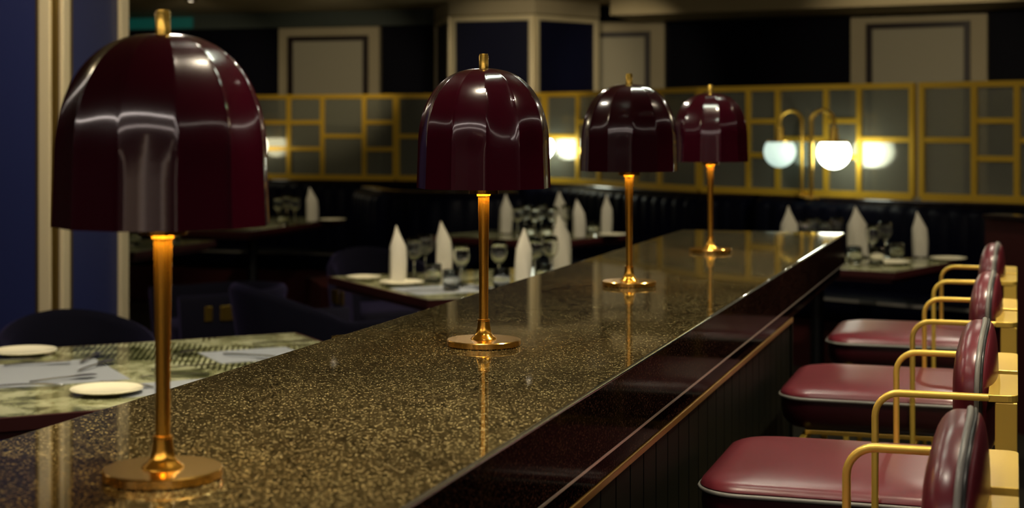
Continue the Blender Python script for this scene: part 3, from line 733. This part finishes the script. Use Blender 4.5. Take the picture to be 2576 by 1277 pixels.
# gooseneck globe lamps standing on the ledge
def globe_lamp(gx, sx, g, glow, label, dr=0.105):
    a = cw(*on_line(gx, CL)); b = cw(*on_line(gx + 30, CL)); tv = (b - a).normalized(); f = Vector((tv.y, -tv.x, 0))
    dep = on_line(gx, CL)[1] - g
    G = at(gx, dep); Sx = at(sx, dep * 1.0); S = Vector((Sx.x, Sx.y, 0))
    t = thing('globe_lamp', label, 'globe lamp', (S.x, S.y, 1.031), 0, 'brass gooseneck globe lamps on the ledge')
    d = Vector((G.x - S.x, G.y - S.y, 0)); span = d.length; d.normalize(); nn = Vector((-d.y, d.x, 0))
    zt = 1.59 - 1.031; r = span / 2 * 0.86
    pts = [Vector((0, 0, 0.018)), Vector((0, 0, zt - r))] + arc(d * r + Vector((0, 0, zt - r)), r, PI, 0.0, 18, d, (0, 0, 1))[1:] + [d * (2 * r) + Vector((0, 0, zt - r - 0.03))]
    bm = BM(); sweep(bm, pts, circ(0.0135, 12), nn); obj('gooseneck', bm, M['brass'], t, smooth=60)
    bm = BM(); lathe(bm, [(0, 0), (0.05, 0), (0.05, 0.012), (0.02, 0.018), (0, 0.018)], 32); obj('foot', bm, M['brass'], t, smooth=40)
    e = d * (2 * r); zc = 1.325 - 1.031; zf = zc + 0.060
    bm = BM(); lathe(bm, [(0, zf + 0.002), (0.083, zf + 0.002), (0.083, zf + 0.012), (0.03, zf + 0.02), (0.024, zt - r - 0.032), (0.0, zt - r - 0.032)], 32, (e.x, e.y, 0)); hold_ = obj('holder', bm, M['brass'], t, smooth=40)
    pr = [(0, zc - dr)] + [(dr * math.sin(a), zc - dr * math.cos(a)) for a in [PI * k / 20 for k in range(1, 15)] if zc - dr * math.cos(a) < zf - 0.004]
    pr += [(math.sqrt(max(0, dr * dr - (zf - zc) ** 2)), zf), (0, zf)]
    bm = BM(); lathe(bm, pr, 40, (e.x, e.y, 0)); obj('globe', bm, M[glow], hold_, smooth=50)
    return t
globe_lamp(1953, 2017, 0.20, 'globe_dim', 'brass gooseneck lamp with the dimmer bluish opal globe, left of the pair')
globe_lamp(2107, 2041, 0.24, 'globe_on', 'brass gooseneck lamp with the brightest opal globe, right of the pair')
globe_lamp(1369, 1310, 0.20, 'globe_on', 'globe lamp half hidden behind the second table lamp', 0.105)
globe_lamp(651, 590, 0.20, 'globe_warm', 'globe lamp hidden behind the right side of the first table lamp', 0.105)

# ================================================================== TABLES AND SETTINGS
TZ = 0.75
def table(c, rot, lx, ly, label):
    """c lateral/depth of the middle, rot = direction of the long side in the lateral/depth plan"""
    P = cw(*c); t = thing('dining_table', label, 'table', (P.x, P.y, 0), YAW + rot)
    bm = BM(); box(bm, -lx / 2 + 0.012, lx / 2 - 0.012, -ly / 2 + 0.012, ly / 2 - 0.012, TZ - 0.03, TZ); obj('table_top', bm, M['marble'], t)
    bm = BM(); sweep(bm, [(-lx / 2 + 0.006, -ly / 2 + 0.006, 0), (lx / 2 - 0.006, -ly / 2 + 0.006, 0), (lx / 2 - 0.006, ly / 2 - 0.006, 0), (-lx / 2 + 0.006, ly / 2 - 0.006, 0)], [(-0.006, TZ - 0.035), (0.006, TZ - 0.035), (0.006, TZ - 0.001), (-0.006, TZ - 0.001)], (0, 0, 1), closed=True); obj('edge_band', bm, M['wood_edge'], t)
    bm = BM(); box(bm, -lx / 2 + 0.03, lx / 2 - 0.03, -ly / 2 + 0.03, ly / 2 - 0.03, TZ - 0.06, TZ - 0.031); obj('apron', bm, M['wood_edge'], t)
    bm = BM(); lathe(bm, [(0, 0.02), (0.05, 0.02), (0.04, 0.06), (0.035, TZ - 0.061), (0, TZ - 0.061)], 24); obj('pedestal', bm, M['black_metal'], t, smooth=40)
    bm = BM(); lathe(bm, [(0, 0), (0.28, 0), (0.28, 0.012), (0.05, 0.021), (0, 0.021)], 40); obj('foot', bm, M['black_metal'], t, smooth=40)
    return t
R27, R54 = math.radians(27.2), math.radians(53)
table((-1.334, 4.726), R27, 1.90, 1.26, 'patterned marble table nearest the camera, at the left behind the first lamp')
table((0.033, 7.65), R27, 1.50, 1.20, 'marble table laid with four upright napkins behind the second lamp')
table((0.13, 10.86), R54, 0.95, 1.0, 'marble table at the back seen between the second and third lamps')
table((-1.98, 12.13), math.radians(72.4), 1.66, 0.80, 'far table with one upright napkin, just right of the first lamp shade')
table((-2.45, 9.95), math.radians(72.4), 1.0, 0.80, 'far table behind the first lamp, just right of the blue pier')
table((1.69, 8.80), R54, 0.90, 1.30, 'marble table beyond the far end of the bar, behind the stools')

# napkins folded to a tall point
def napkin(c, rz, h, wd, label, sharp=0.5):
    P = cw(*c, TZ + 0.004); wd *= 0.88; bm = BM(); n = 24; rows = []; tip = random.uniform(-0.022, 0.022)
    for j in range(9):
        v_ = j / 8.0
        if v_ < 0.62: ww = 1.0 + 0.10 * math.sin(v_ / 0.62 * PI)
        else: ww = 0.90 * max(0.02, (1 - (v_ - 0.62) / 0.38)) ** (sharp + 0.45) + 0.10 * (1 - v_) / 0.38 + 0.03
        ring = []
        for k in range(n):
            a = 2 * PI * k / n; fold = 1 + 0.09 * math.sin(3 * a + 2.2 * v_)
            ring.append(bm.verts.new((wd / 2 * ww * math.cos(a) * fold + tip * v_ * v_, wd * 0.30 * (ww ** 0.8) * math.sin(a) * fold, h * v_)))
        rows.append(ring)
    for a, b in zip(rows, rows[1:]):
        for k in range(n): bm.faces.new((a[k], a[(k + 1) % n], b[(k + 1) % n], b[k]))
    bm.faces.new(rows[0][::-1]); bm.faces.new(rows[-1])
    o = obj('napkin', bm, M['linen'], smooth=50, loc=P); o.rotation_euler = (0, 0, YAW + rz)
    # a raised fold flap in front
    bm = BM(); fl = []
    for z, x0, x1, yy in ((0.006, -wd * 0.42, wd * 0.40, -wd * 0.33), (h * 0.38, -wd * 0.40, wd * 0.22, -wd * 0.35), (h * 0.60, -wd * 0.30, -wd * 0.05, -wd * 0.30)):
        fl.append([bm.verts.new((x0, yy, z)), bm.verts.new((x1, yy, z)), bm.verts.new((x1, yy + 0.006, z)), bm.verts.new((x0, yy + 0.006, z))])
    for a, b in zip(fl, fl[1:]):
        for k in range(4): bm.faces.new((a[k], a[(k + 1) % 4], b[(k + 1) % 4], b[k]))
    bm.faces.new(fl[0][::-1]); bm.faces.new(fl[-1]); obj('fold', bm, M['linen'], o)
    tag(o, label, 'napkin', 'upright folded napkins')
nap = [
 ((-0.54, 7.52), 0.1, 0.268, 0.086, 'tall folded white napkin standing alone at the left corner of the four-napkin table', 0.7),
 ((-0.345, 8.05), -0.2, 0.255, 0.088, 'pointed white napkin left of the second lamp stem, behind a wine glass', 0.55),
 ((0.05, 7.42), 0.0, 0.262, 0.082, 'white napkin just right of the second lamp stem, at the counter edge', 0.5),
 ((0.255, 8.10), 0.2, 0.285, 0.100, 'rumpled white napkin at the right end of the four-napkin table', 0.4),
 ((-0.045, 10.95), 0.2, 0.27, 0.095, 'far white napkin showing right beside the second lamp stem', 0.6),
 ((0.335, 11.15), 0.0, 0.28, 0.10, 'far white napkin highest among the glasses on the back table', 0.5),
 ((0.445, 10.50), 0.1, 0.25, 0.088, 'white napkin on the back table, left neighbour of the one by the third lamp', 0.35),
 ((0.650, 10.95), -0.2, 0.27, 0.082, 'white napkin nearest the third lamp stem on the back table', 0.9),
 ((-1.545, 12.30), 0.1, 0.265, 0.098, 'lone white napkin on the far table right of the first shade', 0.6),
 ((1.575, 9.05), 0.0, 0.285, 0.105, 'white napkin cut off by the far edge of the granite counter', 0.8),
 ((1.955, 8.98), 0.3, 0.285, 0.130, 'broad white napkin right beyond the counter corner, glasses before it', 0.7),
 ((2.305, 8.98), -0.1, 0.255, 0.092, 'narrow white napkin nearest the stools on the table past the bar', 0.6),
]
for c_, rz, h, wd, lb, shp in nap: napkin(c_, rz, h, wd, lb, shp)

# wine glasses and tumblers
def glass_mesh(name, prof):
    bm = BM(); lathe(bm, prof, 28); me = bpy.data.meshes.new(name)
    bmesh.ops.recalc_face_normals(bm, faces=bm.faces)
    for f in bm.faces: f.smooth = True
    bm.to_mesh(me); bm.free(); me.materials.append(M['glass']); return me
wine = glass_mesh('wine_glass', [(0, 0), (0.034, 0.0), (0.035, 0.0015), (0.012, 0.005), (0.0042, 0.012), (0.0036, 0.06), (0.0050, 0.085), (0.018, 0.094), (0.033, 0.112), (0.040, 0.138), (0.039, 0.165), (0.032, 0.198), (0.0312, 0.198), (0.038, 0.165), (0.0388, 0.138), (0.0318, 0.1135), (0.016, 0.0965), (0, 0.092)])
tumb = glass_mesh('water_glass', [(0, 0), (0.033, 0), (0.036, 0.004), (0.040, 0.05), (0.038, 0.095), (0.0368, 0.095), (0.0385, 0.05), (0.034, 0.012), (0, 0.010)])
def put_glass(c, kind, label, grp):
    P = cw(*c, TZ + 0.0005); o = bpy.data.objects.new('wine_glass' if kind == 'w' else 'water_glass', wine if kind == 'w' else tumb)
    COL.objects.link(o); o.location = P; tag(o, label, 'glass', grp)
def lat_of(px, d): return (px - 1288.0) * d / FPX
gl = [
 (1042, 7.75, 'w', 'wine glass just right of the lone corner napkin on the four-napkin table'),
 (1070, 8.0, 'w', 'wine glass behind and right of the first one on the four-napkin table'),
 (1160, 7.35, 'w', 'large wine glass in front of the pointed napkin left of the second lamp stem'),
 (1090, 7.45, 't', 'low water glass between the two left napkins of the four-napkin table'),
 (1135, 7.15, 't', 'low water glass nearest the camera on the four-napkin table'),
 (1255, 7.55, 'w', 'wine glass immediately right of the second lamp stem'),
 (1262, 7.2, 't', 'water glass low beside the second lamp stem by the counter edge'),
 (1345, 7.75, 'w', 'wine glass between the two right napkins of the four-napkin table'),
 (1368, 7.45, 't', 'water glass before the rumpled napkin at the counter edge'),
 (1385, 7.85, 'w', 'wine glass touching the rumpled napkin at the right end'),
 (1302, 10.7, 'w', 'wine glass beside the far napkin next to the second stem'),
 (1322, 11.0, 'w', 'wine glass second from left on the back table'),
 (1345, 10.7, 'w', 'wine glass in the middle of the back table'),
 (1362, 11.05, 'w', 'wine glass just left of the highest napkin on the back table'),
 (1392, 10.7, 'w', 'wine glass in front of the highest napkin on the back table'),
 (1425, 10.95, 'w', 'wine glass right of the highest napkin on the back table'),
 (1330, 10.4, 't', 'water glass low at the left of the back table'),
 (1375, 10.35, 't', 'water glass low at the middle of the back table'),
 (1493, 10.75, 't', 'small glass between the two right napkins of the back table'),
 (700, 12.2, 'w', 'wine glass touching the first lamp shade edge on the far left table'),
 (722, 12.5, 'w', 'second wine glass from the first shade on the far left table'),
 (742, 12.2, 'w', 'wine glass just left of the lone far napkin'),
 (712, 11.8, 't', 'water glass low on the far left table'),
 (338, 9.9, 't', 'small glass under the first shade beside the blue pier'),
 (440, 10.2, 't', 'small glass just right of the first lamp stem under the shade'),
 (2022, 9.1, 'w', 'wine glass behind the counter end, right of the cut-off napkin'),
 (2044, 9.35, 'w', 'second wine glass behind the counter end'),
 (2078, 9.1, 'w', 'wine glass behind the counter end, middle of the row'),
 (2105, 9.4, 'w', 'wine glass behind the counter corner, last of the row'),
 (2195, 8.75, 'w', 'tall wine glass overlapping the right side of the broad napkin'),
 (2228, 9.0, 'w', 'wine glass right of the broad napkin, darker ground behind it'),
 (2256, 8.8, 't', 'water glass in the middle of the table past the bar'),
 (2205, 8.45, 't', 'water glass low in front on the table past the bar'),
 (2150, 8.55, 't', 'water glass at the counter corner on the table past the bar'),
]
for px, d, k, lb in gl: put_glass((lat_of(px, d), d), k, lb, 'clear glasses on the dining tables')

# plates, placemats, cutlery
def plate(px, y, r, label, nm='side_plate'):
    d = (CAMZ - TZ) * FPX / (y - HORIZON); P = at(px, d, TZ + 0.0022)
    bm = BM(); lathe(bm, [(0, 0), (r * 0.60, 0), (r * 0.72, 0.004), (r, 0.013), (r * 0.99, 0.0155), (r * 0.70, 0.007), (r * 0.58, 0.0045), (0, 0.0045)], 56)
    o = obj(nm, bm, M['china'], smooth=50, loc=P); tag(o, label, 'plate', 'cream side plates'); return P
plate(60, 892, 0.105, 'cream side plate at the left edge of the frame on the nearest table')
plate(268, 990, 0.100, 'cream side plate left of the first lamp stem, near the counter edge')
plate(915, 703, 0.085, 'flat cream plate at the left tip of the four-napkin table')
plate(1010, 716, 0.105, 'cream plate under the lone napkin of the four-napkin table')
plate(835, 556, 0.11, 'cream plate right of the lone napkin on the far left table')
plate(1540, 594, 0.10, 'cream plate beside the third lamp stem on the back table')
plate(2235, 664, 0.115, 'cream plate at the middle front of the table past the bar')
plate(2385, 655, 0.100, 'cream plate at the right tip of the table past the bar')
def placemat(pts, label):
    bm = BM(); P0 = None; vs = []
    W = []
    for px, y in pts:
        d = (CAMZ - TZ) * FPX / (y - HORIZON); W.append(at(px, d, TZ + 0.0002))
    c_ = sum(W, Vector()) / len(W)
    lo = [bm.verts.new(p - c_) for p in W]; hi = [bm.verts.new(p - c_ + Vector((0, 0, 0.0014))) for p in W]; n = len(W)
    for k in range(n): bm.faces.new((lo[k], lo[(k + 1) % n], hi[(k + 1) % n], hi[k]))
    bm.faces.new(lo[::-1]); bm.faces.new(hi)
    o = obj('placemat', bm, M['placemat'], loc=c_); tag(o, label, 'placemat', 'grey placemats'); return o
def rect_mat(px, y, rot, lx, ly, label):
    d = (CAMZ - TZ) * FPX / (y - HORIZON); P = at(px, d, TZ + 0.0003)
    bm = BM(); box(bm, -lx / 2, lx / 2, -ly / 2, ly / 2, 0, 0.0014); o = obj('placemat', bm, M['placemat'], loc=P); o.rotation_euler = (0, 0, YAW + rot)
    tag(o, label, 'placemat', 'grey placemats')
rect_mat(70, 942, R27, 0.50, 0.46, 'grey placemat at the left of the nearest table with cutlery on it')
rect_mat(640, 893, R27, 0.30, 0.26, 'small grey placemat near the right tip of the nearest table')
rect_mat(470, 972, R27, 0.42, 0.22, 'grey placemat just right of the first lamp stem at the counter edge')
rect_mat(1120, 728, R27, 0.42, 0.32, 'grey placemat at the near corner of the four-napkin table')
rect_mat(1310, 728, R27, 0.36, 0.30, 'grey placemat right of the second lamp stem')
def cutlery(px, y, rz, kind, label, L=0.20):
    d = (CAMZ - TZ) * FPX / (y - HORIZON); P = at(px, d, TZ + 0.0025)
    bm = BM(); n = 14; top = []; bot = []
    def wdt(u):
        if kind == 'knife': return 0.0065 if u < 0.45 else (0.0095 if u < 0.9 else 0.004)
        if kind == 'fork': return (0.0065 - 0.004 * u) if u < 0.55 else (0.0135 if 0.68 < u else 0.006)
        return (0.0065 - 0.004 * u) if u < 0.6 else 0.002 + 0.019 * math.sqrt(max(0, 1 - ((u - 0.82) / 0.19) ** 2))
    ups = [k / n for k in range(n + 1)]
    for u in ups:
        x = (u - 0.5) * L; hz = 0.003 + (0.012 * max(0, (u - 0.55)) if kind != 'knife' else 0) + 0.004 * math.sin(u * PI); ww = wdt(u)
        top.append([bm.verts.new((x, -ww, hz + 0.002)), bm.verts.new((x, 0, hz + (0.0015 if kind != 'knife' and u > 0.65 else 0.004))), bm.verts.new((x, ww, hz + 0.002)), bm.verts.new((x, 0, hz - 0.001))])
    for a, b in zip(top, top[1:]):
        for k in range(4): bm.faces.new((a[k], a[(k + 1) % 4], b[(k + 1) % 4], b[k]))
    bm.faces.new(top[0][::-1]); bm.faces.new(top[-1])
    o = obj(kind, bm, M['steel'], smooth=60, loc=P); o.rotation_euler = (0, 0, YAW + rz); tag(o, label, 'cutlery', 'steel cutlery'); return o
cut = [
 (20, 912, 0.3, 'knife', 'bright knife at the left edge, just below the upper plate'),
 (95, 920, 0.3, 'fork', 'fork on the left placemat beside the upper knife'),
 (70, 975, 0.15, 'knife', 'knife lying at the front of the left placemat'),
 (160, 958, 0.6, 'spoon', 'spoon with dark bowl on the left placemat'),
 (228, 905, 1.5, 'fork', 'upper of the forks in the gap right of the left placemat'),
 (240, 925, 1.3, 'spoon', 'spoon crossing the right edge of the left placemat'),
 (320, 972, -0.5, 'knife', 'knife resting right of the lower cream plate'),
 (448, 898, 1.2, 'spoon', 'spoon just right of the first lamp stem, upper of three'),
 (462, 930, 0.4, 'fork', 'fork just right of the first lamp stem, middle of three'),
 (440, 950, 0.3, 'knife', 'knife just right of the first lamp stem, lowest of three'),
 (625, 900, -0.5, 'fork', 'fork on the small placemat near the table tip'),
 (710, 868, 0.2, 'spoon', 'spoon at the right tip of the nearest table'),
 (1075, 735, 0.3, 'fork', 'fork at the near corner of the four-napkin table'),
 (1110, 705, 0.4, 'knife', 'knife between the two left napkins of the four-napkin table'),
 (1185, 725, 0.5, 'spoon', 'spoon left of the second lamp stem on the table behind'),
 (1250, 700, 0.4, 'knife', 'knife right of the second lamp stem on the table behind'),
 (2175, 668, 0.2, 'spoon', 'spoon at the counter corner on the table past the bar'),
 (2200, 672, 0.1, 'knife', 'knife along the front of the table past the bar'),
 (2300, 655, 0.1, 'fork', 'fork beside the narrow napkin on the table past the bar'),
]
for a in cut: cutlery(*a)

# ================================================================== TUB CHAIRS
def chair(c, rot, zb, label):
    """faces +x of its own frame"""
    P = cw(*c); t = thing('tub_chair', label, 'chair', (P.x, P.y, 0), YAW + rot, 'navy velvet tub chairs')
    bm = BM(); rings = []; n = 36; W2, D = 0.30, 0.30; za = 0.655
    for k in range(n + 1):
        u = -1 + 2 * k / n; th = 0.045
        if abs(u) > 0.5:
            s = math.copysign(1, u); q = (abs(u) - 0.5) / 0.5; x = q * D; y = s * W2; nx, ny = 0, s; bend = q
        else:
            a = PI - u * PI; x = W2 * math.cos(a) * 1.0; y = -W2 * math.sin(a) * -1 * (1 if True else 0); y = W2 * math.sin(PI * u); x = -W2 * math.cos(PI * u); nx, ny = x / W2, y / W2
        h = abs(u); e = max(0.0, 1 - h / 0.66); zt = za + (zb - za) * math.sin(PI / 2 * e) ** 1.4 if e > 0 else za
        lean = 0.05 * e
        o_ = (x + nx * lean, y + ny * lean * 0.4); i_ = (x - nx * th, y - ny * th)
        rings.append([bm.verts.new(v_) for v_ in ((x * 0.94, y * 0.94, 0.36), (o_[0], o_[1], zt - 0.03), (o_[0] - nx * 0.012, o_[1] - ny * 0.012, zt - 0.006), (o_[0] - nx * 0.03, o_[1] - ny * 0.03, zt), (i_[0] + nx * lean - nx * 0.01, i_[1], zt - 0.025), (i_[0] * 0.94, i_[1] * 0.94, 0.36))])
    for a, b in zip(rings, rings[1:]):
        for k in range(6): bm.faces.new((a[k], a[(k + 1) % 6], b[(k + 1) % 6], b[k]))
    bm.faces.new(rings[0][::-1]); bm.faces.new(rings[-1])
    obj('backrest', bm, M['velvet'], t, smooth=60)
    bm = BM(); pad(bm, 0.02, 0, 0.44, 0.27, 0.245, 0.06, 0.4, 0.35, 32, 12); obj('seat', bm, M['velvet'], t, smooth=60)
    for sx, sy_ in ((-0.2, -0.2), (-0.2, 0.2), (0.24, -0.23), (0.24, 0.23)):
        bm = BM(); lathe(bm, [(0, 0), (0.010, 0), (0.017, 0.38), (0, 0.38)], 14, (sx, sy_, 0)); leg_ = obj('leg', bm, M['wood_edge'], t, smooth=40)
        bm = BM(); lathe(bm, [(0, 0.0), (0.0125, 0.0), (0.0145, 0.08), (0.0, 0.08)], 14, (sx, sy_, 0.0)); obj('leg_tip', bm, M['brass'], leg_, smooth=40)
    for s in (-1, 1):
        bm = BM(); box(bm, 0.00, 0.095, s * 0.300 - 0.004, s * 0.300 + 0.004, 0.525, 0.600); box(bm, 0.135, 0.175, s * 0.300 - 0.004, s * 0.300 + 0.004, 0.525, 0.600); obj('arm_bracket', bm, M['brass'], t, bevel=0.002)
    return t
chair((-1.62, 5.95), R27 - PI / 2, 0.775, 'navy tub chair with arched back beyond the nearest table, left of the first stem')
chair((-0.90, 7.00), R27, 0.815, 'navy velvet tub chair with sloping arm between the first and second lamps')
chair((-1.50, 8.2), R27 + PI, 0.67, 'dark navy tub chair behind the sloping-arm chair, mostly in shadow')
chair((-0.72, 8.85), R27 - PI / 2, 0.80, 'dark navy tub chair at the far side of the four-napkin table')
